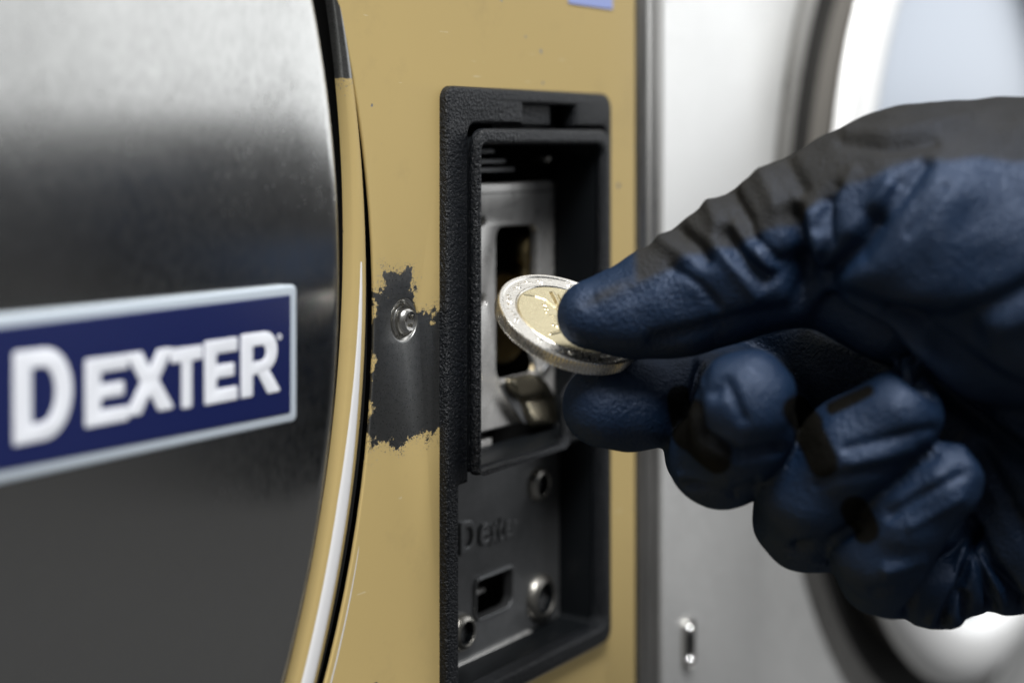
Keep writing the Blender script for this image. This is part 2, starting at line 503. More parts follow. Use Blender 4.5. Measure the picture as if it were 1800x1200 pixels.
# recess walls behind the bezel
e = .0012
wall_o = [(o_l2 - e, o_b - e), (o_r + e, o_b - e), (o_r + e, nt_t + e), (o_l2 - e, nt_t + e)]
wall_i = rounded([(o_l2 - .0001, o_b - .0001), (o_r + .0001, o_b - .0001), (o_r + .0001, nt_t + .0002), (o_l2 - .0001, nt_t + .0002)], .0015)
plate('recess_wall', wall_o, [wall_i], D + .0023, .0117, .0001, M_black, bezel)
box('notch_tab', nt_l - .002, X(977), D - .0004, D + .002, o_t + .0003, nt_t + .0001, M_plastic, bezel, label='small tab inside the notch of the top rim')
box('notch_floor', nt_l - .002, nt_r + .001, D + .0045, D + .006, o_t - .004, nt_t + .0001, M_plastic, bezel, label='floor of the small notch in the top rim')

# raised window frame
yF = D - .0048
fx = lambda p: W(p, 0, yF).x
fz = lambda px, py: W(px, py, yF).z
fo = [(fx(841), fz(841, 838)), (fx(1006), fz(1000, 790)), (fx(1006), fz(1000, 700)), (fx(1075), fz(1075, 590)), (fx(1075), fz(1060, 228)), (fx(841), fz(850, 226))]
fi = [(fx(848), fz(848, 829)), (fx(1000), fz(1000, 779)), (fx(1000), fz(1000, 705)), (fx(1063), fz(1063, 600)), (fx(1063), fz(1055, 254)), (fx(848), fz(860, 254))]
plate('window_frame', rounded(fo, [.001, .0022, .002, .003, .004, .0032]), [rounded(fi, [.0008, .0018, .002, .003, .003, .002])], yF, .0026, .00095, M_plastic, bezel, label='raised inner frame of the coin window')
plate('window_wall', rounded([(fx(844), fz(1000, 787)), (fx(1070), fz(1000, 787)), (fx(1070), fz(1058, 240)), (fx(844), fz(855, 240))], [.001, .002, .004, .003]), [rounded([(fx(848), fz(1000, 779)), (fx(1063), fz(1000, 779)), (fx(1063), fz(1055, 254)), (fx(848), fz(860, 254))], [.0008, .0018, .003, .002])], yF + .0027, .0105, .0002, M_black, bezel, label='smooth black inner wall of the coin window')
# slim lip where frame meets recess
# upper plate with the coin opening
yP = D + .009
pz = lambda px, py: W(px, py, yP).z; pxx = lambda p: W(p, 0, yP).x
po = rounded([(pxx(770), pz(880, 752)), (pxx(979), pz(880, 752)), (pxx(979), pz(960, 318)), (pxx(770), pz(960, 318))], [.0005, .0005, .0022, .0005])
ph = rounded([(pxx(873), pz(884, 668)), (pxx(947), pz(884, 668)), (pxx(947), pz(920, 396)), (pxx(873), pz(920, 396))], [.003, .0018, .0026, .0026])
h1 = circle(W(850, 388, yP).x, W(850, 388, yP).z, .0009, 24); h2 = circle(W(850, 527, yP).x, W(850, 527, yP).z, .0012, 24)
slot = plate('slot_plate', po, [ph, h1, h2], yP, .0024, .0005, M_alu, m1, label='pale worn metal plate with the upright coin opening')
zc = pz(900, 338)
box('fold_line', pxx(780), pxx(972), yP - .0001, yP + .0004, zc - .0001, zc + .00012, M_black, slot)
ph2 = pz(880, 765)
box('ledge', pxx(770), pxx(872), yP + .001, yP + .004, pz(880, 790), pz(880, 768), M_alu, m1, bevel=.0003, label='small metal ledge below the slot plate')
# rails in the dark above the plate
for (x0_, x1_, py_) in ((700, 890, 284), (700, 905, 299), (700, 870, 266)):
    zz = W(850, py_, yP + .002).z
    box('guide_rail', W(x0_, 0, yP + .002).x, W(x1_, 0, yP + .002).x, yP + .002, yP + .005, zz - .0005, zz + .0005, M_cast, m1, bevel=.0002)
q = W(965, 277, D + .0085); bmq = lathe('pin', q.x, q.z, [(.0012, D + .012), (.0011, D + .0085), (.0006, D + .0078), (0, D + .0077)], M_screw, m1, 24, label='small pin at the top of the recess')
box('corner_rib', W(992, 0, D + .008).x, W(998, 0, D + .008).x, D + .006, D + .0135, pz(990, 780), W(990, 268, D + .008).z, M_black, m1, bevel=.0004)

# black rear of the mechanism
box('mechanism_back', W(700, 0, D + .02).x, bz_r - .004, D + .030, D + .034, bz_b, bz_t, M_void, m1)
box('recess_roof', o_l2, o_r, D + .0141, D + .0295, nt_t + .0003, nt_t + .002, M_void, m1)
box('recess_side', o_r + .0002, o_r + .0012, D + .0141, D + .0295, o_b, nt_t, M_void, m1)

# bronze guide inside the opening and the curved brass wheel edge
cc_ = W(893, 560, D + .016); vs, fs = [], []
lathe('brass_wheel', cc_.x, cc_.z, [(.0, D + .0175), (.0088, D + .0172), (.0098, D + .0165), (.0104, D + .0172), (.0104, D + .019)], M_brass, m1, 64, label='brass wheel inside the coin opening')
vs, fs = [], []
for j, (py, dx) in enumerate(((405, 0), (420, 3), (440, 7), (455, 6), (470, 3), (485, 5), (505, 8), (560, 8))):
    for s_, yy in ((0, yP + .0028), (1, yP + .009)):
        vs.append(W(944 - dx * .6 - s_ * 0, py, yy) if s_ == 0 else Vector((W(944 - dx, py, yP + .0028).x - .0002 * dx, yy, W(944, py, yP + .0028).z)))
for j in range(7): fs.append((2 * j, 2 * j + 1, 2 * j + 3, 2 * j + 2))
o = obj('bronze_guide', vs, fs, M_brass, m1, smooth=60); sm = o.modifiers.new('s', 'SOLIDIFY'); sm.thickness = .0005

# return flap: bent tongue
rows = [((889, 664), (934, 656), .0010), ((891, 668), (946, 659), .0002), ((899, 684), (962, 673), .0000), ((906, 696), (970, 686), .0004), ((911, 704), (974, 695), .0014), ((914, 709), (976, 701), .0016), ((922, 724), (979, 718), .0010), ((930, 738), (981, 733), .0006), ((935, 748), (980, 744), .0005)]
vs, fs = [], []
for l, r_, dy in rows:
    for s_ in range(5):
        u = s_ / 4
        vs.append(W(l[0] + (r_[0] - l[0]) * u, l[1] + (r_[1] - l[1]) * u, D + .0052 + dy))
for j in range(len(rows) - 1):
    for s_ in range(4): fs.append((j * 5 + s_, j * 5 + s_ + 1, (j + 1) * 5 + s_ + 1, (j + 1) * 5 + s_))
o = obj('coin_flap', vs, fs, M('flap_metal').set(Base_Color=(.46, .41, .30), Metallic=1.0, Roughness=.25).m, m1, smooth=0, label='bent brassy metal tongue under the coin opening')
sm = o.modifiers.new('s', 'SOLIDIFY'); sm.thickness = .0005
o.data.set_sharp_from_angle(angle=math.radians(22))
vs, fs = [], []
for l, r_ in (((880, 676), (897, 670)), ((888, 694), (905, 690)), ((903, 716), (915, 712)), ((922, 744), (930, 742))):
    vs += [W(*l, D + .0066), W(*r_, D + .0066)]
for j in range(3): fs.append((2 * j, 2 * j + 1, 2 * j + 3, 2 * j + 2))
o = obj('flap_bracket', vs, fs, M_cast, o, label='dark folded strip behind the brassy tongue'); sm = o.modifiers.new('s', 'SOLIDIFY'); sm.thickness = .0005


def tube(name, pts, r, mat, parent, n=10, smooth=0, label=None):
    vs, fs = [], []
    P = [Vector(p) for p in pts]
    for i, p in enumerate(P):
        t = (P[min(i + 1, len(P) - 1)] - P[max(i - 1, 0)]).normalized()
        a = t.orthogonal().normalized(); b_ = t.cross(a)
        for k in range(n):
            an = 2 * math.pi * k / n; vs.append(p + a * (r * math.cos(an)) + b_ * (r * math.sin(an)))
    for i in range(len(P) - 1):
        for k in range(n): fs.append((i * n + k, i * n + (k + 1) % n, (i + 1) * n + (k + 1) % n, (i + 1) * n + k))
    fs.append(list(range(n))); fs.append([(len(P) - 1) * n + k for k in range(n)])
    return obj(name, vs, fs, mat, parent, smooth=smooth, label=label)


tube('spring_wire', [W(928, 610, D + .008), W(943, 655, D + .008)], .0004, M_cast, m1)
tube('spring_wire', [W(972, 625, D + .008), W(948, 660, D + .008)], .0004, M_cast, m1)

# lower plate of the coin return
yL = D + .0105
lx = lambda p: W(p, 0, yL).x; lz = lambda px, py: W(px, py, yL).z
lo = rounded([(lx(740), lz(870, 1137)), (lx(984), lz(870, 1137)), (lx(984), lz(900, 800)), (lx(740), lz(900, 800))], [.0005, .001, .001, .0005])
lh = rounded([(lx(835), lz(850, 1082)), (lx(898), lz(850, 1082)), (lx(898), lz(866, 1010)), (lx(835), lz(866, 1010))], [.0014, .0022, .001, .0014])
rp = plate('return_plate', lo, [lh], yL, .0022, .0004, M_cast, m1, label='dark metal plate of the coin return with embossed lettering')
lip = [( lx(833), lz(850, 1086)), (lx(902), lz(850, 1086)), (lx(902), lz(866, 1004)), (lx(833), lz(866, 1004))]
plate('opening_lip', rounded(lip, [.0018, .0026, .0014, .0018]), [lh], yL - .0006, .0012, .0003, M_cast, rp)
# bright front edge at plate foot
box('foot_edge', lx(760), lx(930), yL - .0009, yL + .002, lz(870, 1141), lz(870, 1134), M_alu, rp, bevel=.0003)
box('cross_bar', lx(835), lx(880), yL + .004, yL + .006, lz(850, 1058), lz(850, 1050), M_alu, rp, bevel=.0003, label='bar inside the return opening')
torx_screw(949, 1049, yL, .0050, M_bolt, rp, 'socket_screw', dish=False, label='large socket screw at the lower corner')
torx_screw(945, 850, yL, .0036, M_bolt, rp, 'socket_screw', dish=False, label='screw half hidden under the window frame')
torx_screw(811, 1110, yL, .0037, M_bolt, rp, 'socket_screw', dish=False, label='screw half hidden behind the bezel')
# embossed lettering, letters as raised outlines
fc = bpy.data.curves.new('tmp', 'FONT')
xcur = lx(800)
for ch, p0, p1, yt, ybm in (('D', 806, 834, 918, 976), ('e', 840, 858, 922, 962), ('x', 858, 872, 920, 958), ('t', 872, 882, 912, 953), ('e', 884, 896, 916, 948), ('r', 898, 908, 914, 942)):
    fc.body = ch; fc.extrude = 0; fc.offset = 0; fc.bevel_depth = 0; fc.fill_mode = 'FRONT'
    t = bpy.data.objects.new('tmp', fc); COL.objects.link(t)
    fc.extrude = .05; fc.bevel_depth = .03
    dg = bpy.context.evaluated_depsgraph_get(); dg.update(); me = bpy.data.meshes.new_from_object(t.evaluated_get(dg)); bpy.data.objects.remove(t)
    co = np.array([v.co for v in me.vertices]); mn, mx = co.min(0), co.max(0)
    xa, xb = lx(p0), lx(p1); za, zb = lz(p0, ybm), lz(p0, yt); off = root_of(rp)
    for v in me.vertices:
        x = xa + (v.co.x - mn[0]) / (mx[0] - mn[0]) * (xb - xa); z = za + (v.co.y - mn[1]) / (mx[1] - mn[1]) * (zb - za)
        v.co = Vector((x, yL - .0001 - (v.co.z - mn[2]) / (mx[2] - mn[2]) * .0006, z)) - off
    me.materials.clear()
    finish(me, 'embossed_letter', M_cast, rp, 40)

# thin bright edge below the bezel
zz = bz_b - .0006
box('bezel_shim', X(860), bz_r - .002, D - .0006, D - .0001, bz_b - .0007, bz_b - .0001, M_chrome, m1)

# ------------------------------------------------------------------ second machine
G0 = W(1131, 0, D).x; G1 = W(1168, 0, D).x
C2 = (.5600, H - .0388); R2 = .1712
m2x1 = 2 * C2[0] - G0
m2 = empty('washing_machine', ((G0 + m2x1) / 2, D + .25, ZB), 'out of focus pale steel machine with a chrome ringed porthole behind the glove', 'washing machine')
plate('front_panel', [(G1 + .0005, ZB), (m2x1, ZB), (m2x1, ZT), (G1 + .0005, ZT)], [circle(*C2, R2, 160)], D + .0005, .002, .0004, M_steel, m2, label='pale brushed steel front panel')
fr = []
for p, dy in ((1131, .006), (1132, .002), (1136, .0004), (1144, 0), (1150, .0004), (1151.5, .0012), (1153, .0004), (1158, 0), (1162, .0004), (1164, .004), (1168, .006)):
    fr.append((W(p, 0, D).x, D + dy))
vs = [(x, y, z) for (x, y) in fr for z in (ZB, ZT)]
fs = [(2 * i, 2 * i + 1, 2 * i + 3, 2 * i + 2) for i in range(len(fr) - 1)]
obj('corner_trim', vs, fs, M_trim, m2, smooth=60, label='upright folded steel corner trim')
box('cabinet', G0 + .001, m2x1 - .001, D + .06, D + .5, ZB, ZT - .002, M_void, m2)
box('side_wall', G0 + .0003, G0 + .0013, D + .0065, D + .059, ZB, ZT - .002, M_void, m2)
lathe('dished_rim', *C2, [(R2 + .001, D + .0006), (R2 - .001, D + .0012), (R2 - .006, D + .0014), (R2 - .011, D + .0008)], M_trim, m2, 160, label='dished metal rim round the porthole door')
lathe('door_gasket', *C2, [(R2 - .011, D + .0008), (R2 - .0115, D + .0025), (R2 - .0262, D + .0025), (R2 - .027, D + .006)], M_rubber, m2, 160)
M_band = M('warm_grey_band').set(Base_Color=(.26, .245, .22), Metallic=.45, Roughness=.4).m
lathe('door_band', *C2, [(R2 - .0262, D + .005), (R2 - .0260, D + .001), (R2 - .0240, D - .0045), (R2 - .0195, D - .0075)], M_band, m2, 160, label='grey outer band of the porthole door')
rw0, rw1 = R2 - .0195, R2 - .0405
prof = [((rw0 + rw1) / 2 + (rw0 - rw1) / 2 * math.cos(a_), D - .0075 - .007 * math.sin(a_)) for a_ in np.linspace(0, math.pi, 16)] + [(rw1, D + .001)]
M_pearl = M('polished_pale_ring').set(Base_Color=(.86, .86, .85), Metallic=.3, Roughness=.38).m
lathe('door_ring', *C2, prof, M_pearl, m2, 160, smooth=0, label='thick polished ring round the porthole glass')
rg = rw1
M_glass = M('porthole_glass').set(Base_Color=(.40, .44, .50), Roughness=.28, Metallic=.7, Transmission_Weight=.1, IOR=1.7).m
lathe('door_glass', *C2, [(0, D - .0040), (rg * .3, D - .0037), (rg * .6, D - .0025), (rg * .85, D - .0010), (rg, D + .0002), (rg, D + .003), (0, D + .003)], M_glass, m2, 96, smooth=30)
lathe('glass_seal', *C2, [(rg + .001, D - .0012), (rg - .0028, D - .0016), (rg - .0034, D + .0005)], M('seal_grey').set(Base_Color=(.10, .14, .15), Roughness=.5).m, m2, 128, smooth=40)
M_drum = steel('drum_steel', (.75, .76, .78), .4)
lathe('drum', *C2, [(rg + .004, D + .0045), (rg + .004, D + .052), (0, D + .055)], M_drum, m2, 96, label='bright steel drum behind the glass')
# slotted latch hole low on the panel
qx = W(1210, 1130, D).x; qz = W(1210, 1130, D).z
hw, hh = .0026, .0064
sl = rounded([(qx - hw, qz - hh), (qx + hw, qz - hh), (qx + hw, qz + hh), (qx - hw, qz + hh)], hw * .98)
si = rounded([(qx - hw * .72, qz - hh * .9), (qx + hw * .72, qz - hh * .9), (qx + hw * .72, qz + hh * .9), (qx - hw * .72, qz + hh * .9)], hw * .70)
lat = plate('latch_slot', sl, [si], D - .0008, .0014, .0004, M_trim, m2, label='small upright slotted fitting on the pale panel')
plate('slot_hollow', si, [], D - .0002, .0003, .00005, M_black, lat)
for dz in (.0036, -.0042):
    lathe('rivet', qx, qz + dz, [(.0012, D), (.0011, D - .0007), (.0006, D - .0013), (0, D - .0014)], M_chrome, lat, 24)
box('seam_gasket', MX1 + .0003, G0 - .0002, D + .004, D + .006, ZB, ZT, M_rubber, m2, label='black rubber strip in the gap')

# ------------------------------------------------------------------ coin held in the glove
ct = .279
cc = V(1002, 560, ct)
vdir = (cc - Vector((0, 0, H))).normalized()
rr_ = (vdir.cross(up)).normalized(); uu = rr_.cross(vdir).normalized()
an = math.radians(22)
major = rr_ * math.cos(an) - uu * math.sin(an)
perp = rr_ * math.sin(an) + uu * math.cos(an)
cf = 66 / 133.4
cn = (perp * math.sqrt(1 - cf * cf) - vdir * cf).normalized()
ce2 = cn.cross(major).normalized()
CR = 133.4 * ct / F; TH = .0021
coin = empty('coin', cc - cn * TH, 'two-tone coin with silver rim and gold centre held between gloved thumb and finger', 'coin')


def strokes(u, v, S):
    h = np.zeros_like(u)
    for pts, w, a_ in S:
        d2 = np.full_like(u, 9.)
        for (x0, y0), (x1, y1) in zip(pts[:-1], pts[1:]):
            dx, dy = x1 - x0, y1 - y0; L = dx * dx + dy * dy + 1e-12
            tt = np.clip(((u - x0) * dx + (v - y0) * dy) / L, 0, 1)
            d2 = np.minimum(d2, (u - x0 - tt * dx) ** 2 + (v - y0 - tt * dy) ** 2)
        h = np.maximum(h, a_ * np.exp(-(d2 / w ** 2) ** 1.5))
    return h


def vnoise(u, v, f, seed):
    rs = np.random.RandomState(seed); G = rs.rand(64, 64)
    x = (u * f) % 63; y = (v * f) % 63; i = x.astype(int); j = y.astype(int); fx_ = x - i; fy_ = y - j
    fx_ = fx_ * fx_ * (3 - 2 * fx_); fy_ = fy_ * fy_ * (3 - 2 * fy_)
    return (G[i, j] * (1 - fx_) + G[(i + 1) % 64, j] * fx_) * (1 - fy_) + (G[i, (j + 1) % 64] * (1 - fx_) + G[(i + 1) % 64, (j + 1) % 64] * fx_) * fy_


def coin_height(r, th):
    u = r * np.cos(th); v = r * np.sin(th)
    h = np.zeros_like(r)
    h += .9 * np.clip((r - .925) / .02, 0, 1) * np.clip((1.0 - r) / .015, 0, 1)       # rim
    h += .35 * np.exp(-((r - .745) / .008) ** 2)                                     # joint
    h -= .5 * np.exp(-((r - .728) / .006) ** 2)
    # twelve small raised marks and tiny dashes on the outer ring
    for k in range(12):
        a_ = 2 * math.pi * (k + .4) / 12; x, y = .835 * math.cos(a_), .835 * math.sin(a_)
        dx, dy = u - x, v - y; rad = np.hypot(dx, dy); ang = np.arctan2(dy, dx) - a_
        rs = .034 * (1 + .42 * np.cos(5 * ang))
        h += .55 * np.clip((rs - rad) / .012, 0, 1)
    rs_ = np.random.RandomState(4)
    for k in range(70):
        a_ = rs_.uniform(0, 2 * math.pi); q_ = rs_.uniform(.80, .87); x, y = q_ * math.cos(a_), q_ * math.sin(a_)
        s_ = rs_.uniform(.010, .02)
        h += rs_.uniform(.15, .4) * np.exp(-((u - x) ** 2 + (v - y) ** 2) / s_ ** 2)
    # abstract sweeping relief in the core
    S = [([(-.70, .12), (-.55, .20), (-.40, .22), (-.22, .12), (-.08, -.02), (.02, -.12)], .022, .9),
         ([(-.34, .45), (-.22, .24), (-.06, .04), (.14, -.08)], .034, 1.2),
         ([(-.26, .48), (-.12, .22), (.02, .08)], .014, .6),
         ([(-.10, -.02), (-.02, -.22), (-.06, -.42), (-.16, -.56)], .02, .6),
         ([(.05, -.05), (.2, .2), (.2, .5)], .03, .7), ([(.2, -.1), (.5, -.2), (.55, .1)], .03, .7)]
    for k in range(22):
        x, y = rs_.uniform(-.5, .3), rs_.uniform(-.5, .1)
        if k < 16: x, y = -.30 + .05 * rs_.randn() + .012 * k, -.02 + .05 * rs_.randn() - .02 * k
        a_ = rs_.uniform(0, 6.28); L = rs_.uniform(.01, .05)
        S.append(([(x, y), (x + L * math.cos(a_), y + L * math.sin(a_))], rs_.uniform(.012, .02), rs_.uniform(.2, .55)))
    core = strokes(u, v, S); core *= (r < .70)
    h += core
    h += .05 * (vnoise(u + 2, v + 2, 22, 1) - .5) * (r < .92)
    return h * .00028


def coin_part(name, radii, mat, edge):
    NA = 960
    th = np.linspace(0, 2 * math.pi, NA, endpoint=False)
    Rr, T = np.meshgrid(radii, th, indexing='ij'); hh_ = coin_height(Rr, T)
    vs = []
    def pt(r, t, h): return cc + major * float(CR * r * math.cos(t)) + ce2 * float(CR * r * math.sin(t)) + cn * float(h)
    for i in range(len(radii)):
        for k in range(NA): vs.append(pt(radii[i], th[k], hh_[i, k]))
    n0 = len(radii)
    if edge:
        for (ins, dep) in ((-.006, -.00018), (-.006, -TH + .0002), (.004, -TH), (.3, -TH)):
            for k in range(NA):
                notch = .016 if (k % 8) < 4 and ins < 0 else 0
                vs.append(pt(1.0 - ins * 0 - notch if ins < 0 else 1 - ins, th[k], dep))
        n0 += 4
    fs = []
    for i in range(n0 - 1):
        for k in range(NA): fs.append((i * NA + k, i * NA + (k + 1) % NA, (i + 1) * NA + (k + 1) % NA, (i + 1) * NA + k))
    if not edge: fs.append(list(range(NA)))
    return obj(name, vs, fs, mat, coin, smooth=38)


_s = M('coin_silver'); _n = _s.noise(1500, 5, .7)
M_silver = _s.set(Base_Color=_s.mix(_n, (.60, .58, .54), (.82, .80, .75)), Metallic=1.0, Roughness=_s.rng(_n, .3, .7, .2, .36)).m
_s = M('coin_gold'); _n = _s.noise(1500, 5, .7)
M_gold = _s.set(Base_Color=_s.mix(_n, (.56, .49, .31), (.72, .65, .44)), Metallic=1.0, Roughness=_s.rng(_n, .3, .7, .22, .38)).m
coin_part('outer_ring', list(np.linspace(.728, .92, 42)) + list(np.linspace(.925, .997, 14)), M_silver, True)
coin_part('core', list(np.linspace(.02, .7275, 120)), M_gold, False)

# ------------------------------------------------------------------ gloved hand as one surface from a distance field
G = 0.00075


def Vr(px, py, t, r): p = V(px, py, t); return (p.x, p.y, p.z, r * t / F)


THUMB = [Vr(1040, 553, .2685, 62), Vr(1110, 547, .2695, 78), Vr(1190, 524, .270, 98), Vr(1290, 476, .268, 116), Vr(1400, 430, .266, 142), Vr(1500, 410, .264, 170), Vr(1620, 418, .262, 235), Vr(1800, 440, .262, 264), Vr(2000, 450, .262, 270)]
PALM = [Vr(1380, 570, .304, 110), Vr(1540, 620, .300, 170), Vr(1680, 700, .296, 220), Vr(1850, 760, .290, 240)]
HEEL = [Vr(1700, 920, .288, 130), Vr(1790, 890, .280, 172), Vr(1900, 800, .275, 220)]
BACK = [Vr(1440, 760, .312, 120), Vr(1600, 880, .310, 120), Vr(1740, 900, .300, 150)]
INDEX = [Vr(1064, 712, .2765, 75), Vr(1110, 711, .2785, 78), Vr(1200, 706, .285, 80), Vr(1300, 700, .297, 95), Vr(1440, 680, .308, 110)]
MID = [Vr(1312, 700, .252, 88), Vr(1304, 750, .256, 90), Vr(1268, 805, .270, 86), Vr(1256, 790, .284, 84), Vr(1350, 770, .300, 100), Vr(1480, 760, .310, 110)]
RING = [Vr(1578, 728, .252, 78), Vr(1500, 785, .255, 84), Vr(1430, 860, .261, 90), Vr(1424, 905, .272, 96), Vr(1500, 880, .290, 100), Vr(1600, 830, .300, 110)]
PINKY = [Vr(1660, 842, .251, 66), Vr(1600, 900, .255, 76), Vr(1553, 965, .260, 86), Vr(1560, 985, .268, 92), Vr(1640, 1010, .276, 86), Vr(1700, 985, .284, 90)]
LOBE = [Vr(1700, 980, .272, 84), Vr(1655, 1040, .272, 62)]
LOBE2 = [Vr(1760, 1000, .276, 78), Vr(1800, 960, .274, 90)]


def hand_field():
    allp = np.array(sum([THUMB, PALM, HEEL, BACK, INDEX, MID, RING, PINKY], []))
    lo_ = (allp[:, :3] - allp[:, 3:4]).min(0) - .003; hi_ = (allp[:, :3] + allp[:, 3:4]).max(0) + .003
    # cut the arm off well outside the frame
    n_ = np.ceil((hi_ - lo_) / G).astype(int) + 1
    ax = [lo_[i] + G * np.arange(n_[i]) for i in range(3)]
    F_ = np.full(n_, .05, np.float32)

    def smin(a_, b_, k):
        h = np.clip(.5 + .5 * (b_ - a_) / k, 0, 1); return b_ * (1 - h) + a_ * h - k * h * (1 - h)

    def chain(P, k=.0022):
        C_ = np.full(n_, .05, np.float32)
        for a_, b_ in zip(P[:-1], P[1:]):
            a_ = np.array(a_); b_ = np.array(b_)
            m_ = max(a_[3], b_[3]) + .014
            i0 = [max(0, int((min(a_[q], b_[q]) - m_ - lo_[q]) / G)) for q in range(3)]
            i1 = [min(n_[q], int((max(a_[q], b_[q]) + m_ - lo_[q]) / G) + 2) for q in range(3)]
            sl_ = tuple(slice(i0[q], i1[q]) for q in range(3))
            X_, Y_, Z_ = np.meshgrid(*[ax[q][sl_[q]].astype(np.float32) for q in range(3)], indexing='ij')
            d = b_[:3] - a_[:3]; L = d @ d
            h = np.clip(((X_ - a_[0]) * d[0] + (Y_ - a_[1]) * d[1] + (Z_ - a_[2]) * d[2]) / L, 0, 1)
            q = np.sqrt((X_ - a_[0] - h * d[0]) ** 2 + (Y_ - a_[1] - h * d[1]) ** 2 + (Z_ - a_[2] - h * d[2]) ** 2) - (a_[3] + (b_[3] - a_[3]) * h)
            q = np.minimum(q, .05)
            C_[sl_] = smin(C_[sl_], q, k)
        return C_
    body = chain(THUMB, .003)
    for P in (PALM, HEEL, BACK): body = smin(body, chain(P, .004), .006)
    for P, k in ((INDEX, .0012), (MID, .0005), (RING, .0005), (PINKY, .0005)): body = smin(body, chain(P, .002), k)
    for P, k in ((LOBE, .0016), (LOBE2, .002)): body = smin(body, chain(P, .002), k)
    return body, lo_, n_


def surface_nets(Fv, lo_):
    s = Fv < 0
    n0, n1, n2 = Fv.shape
    acc = np.zeros((n0 - 1, n1 - 1, n2 - 1, 3), np.float32); cnt = np.zeros((n0 - 1, n1 - 1, n2 - 1), np.float32)
    def sub(i, j, k): return (slice(i, n0 - 1 + i), slice(j, n1 - 1 + j), slice(k, n2 - 1 + k))
    corners = [(i, j, k) for i in (0, 1) for j in (0, 1) for k in (0, 1)]
    tot = sum(s[sub(*c)].astype(np.int8) for c in corners); act = (tot > 0) & (tot < 8)
    ia = np.argwhere(act)
    P = np.zeros((len(ia), 3)); C_ = np.zeros(len(ia))
    for c in corners:
        for q in range(3):
            if c[q]: continue
            d = list(c); d[q] = 1
            a_ = Fv[tuple((ia + c).T)]; b_ = Fv[tuple((ia + d).T)]
            m_ = (a_ < 0) != (b_ < 0); t = np.where(m_, a_ / np.where(m_, a_ - b_, 1), 0)
            pos = np.tile(np.array(c, float), (len(ia), 1)); pos[:, q] = t
            P[m_] += pos[m_]; C_[m_] += 1
    P = (ia + P / C_[:, None]) * G + lo_
    idx = -np.ones(act.shape, np.int64); idx[act] = np.arange(len(ia))
    Q = []
    for q in range(3):
        sh = [slice(None)] * 3; sa = list(sh); sb = list(sh); sa[q] = slice(0, -1); sb[q] = slice(1, None)
        e_ = np.argwhere(s[tuple(sa)] != s[tuple(sb)])
        o1, o2 = [x for x in range(3) if x != q]
        e_ = e_[(e_[:, o1] > 0) & (e_[:, o2] > 0) & (e_[:, o1] < act.shape[o1]) & (e_[:, o2] < act.shape[o2]) & (e_[:, q] < act.shape[q])]
        def g(d1, d2):
            w_ = e_.copy(); w_[:, o1] -= d1; w_[:, o2] -= d2; return idx[tuple(w_.T)]
        Q.append(np.stack([g(0, 0), g(1, 0), g(1, 1), g(0, 1)], 1))
    Q = np.concatenate(Q); Q = Q[(Q >= 0).all(1)]
    return P, Q


Fv, lo_, n_ = hand_field()
P, Q = surface_nets(Fv, lo_)
hand_root = empty('gloved_hand', V(1950, 700, .28) * 1.0, 'hand in a dark blue and grey glove reaching in from the right with a coin', 'hand')
me = bpy.data.meshes.new('glove')
me.from_pydata((P - np.array(hand_root.location)).tolist(), [], Q.tolist())
bm = bmesh.new(); bm.from_mesh(me); bmesh.ops.recalc_face_normals(bm, faces=bm.faces)
for _ in range(3): bmesh.ops.smooth_vert(bm, verts=bm.verts, factor=.5, use_axis_x=True, use_axis_y=True, use_axis_z=True)
bm.to_mesh(me); bm.free()
# keep only the main surface, subdivide once
o = bpy.data.objects.new('glove', me); COL.objects.link(o)
ssm = o.modifiers.new('s', 'SUBSURF'); ssm.levels = ssm.render_levels = 1
dg = bpy.context.evaluated_depsgraph_get(); dg.update()
me2 = bpy.data.meshes.new_from_object(o.evaluated_get(dg)); o.modifiers.clear(); o.data = me2; me2.name = 'glove'; o.parent = hand_root
nv = len(me2.vertices)
co = np.empty(nv * 3); me2.vertices.foreach_get('co', co); co = co.reshape(-1, 3)
no = np.array([v.normal[:] for v in me2.vertices])
wp = co + np.array(hand_root.location) - np.array((0, 0, H))
fw = np.array(fwd); rt = np.array(right)
T_ = wp @ fw; U = 900 + F * (wp @ rt) / T_; Vv = 255 - F * wp[:, 2] / T_
facing = np.clip(-(no * wp).sum(1) / np.linalg.norm(wp, axis=1) * 2.5 + .35, 0, 1)


def pdist(pts):
    d2 = np.full(nv, 1e9)
    for (x0, y0), (x1, y1) in zip(pts[:-1], pts[1:]):
        dx, dy = x1 - x0, y1 - y0; L = dx * dx + dy * dy + 1e-9
        tt = np.clip(((U - x0) * dx + (Vv - y0) * dy) / L, 0, 1)
        d2 = np.minimum(d2, (U - x0 - tt * dx) ** 2 + (Vv - y0 - tt * dy) ** 2)
    return np.sqrt(d2)


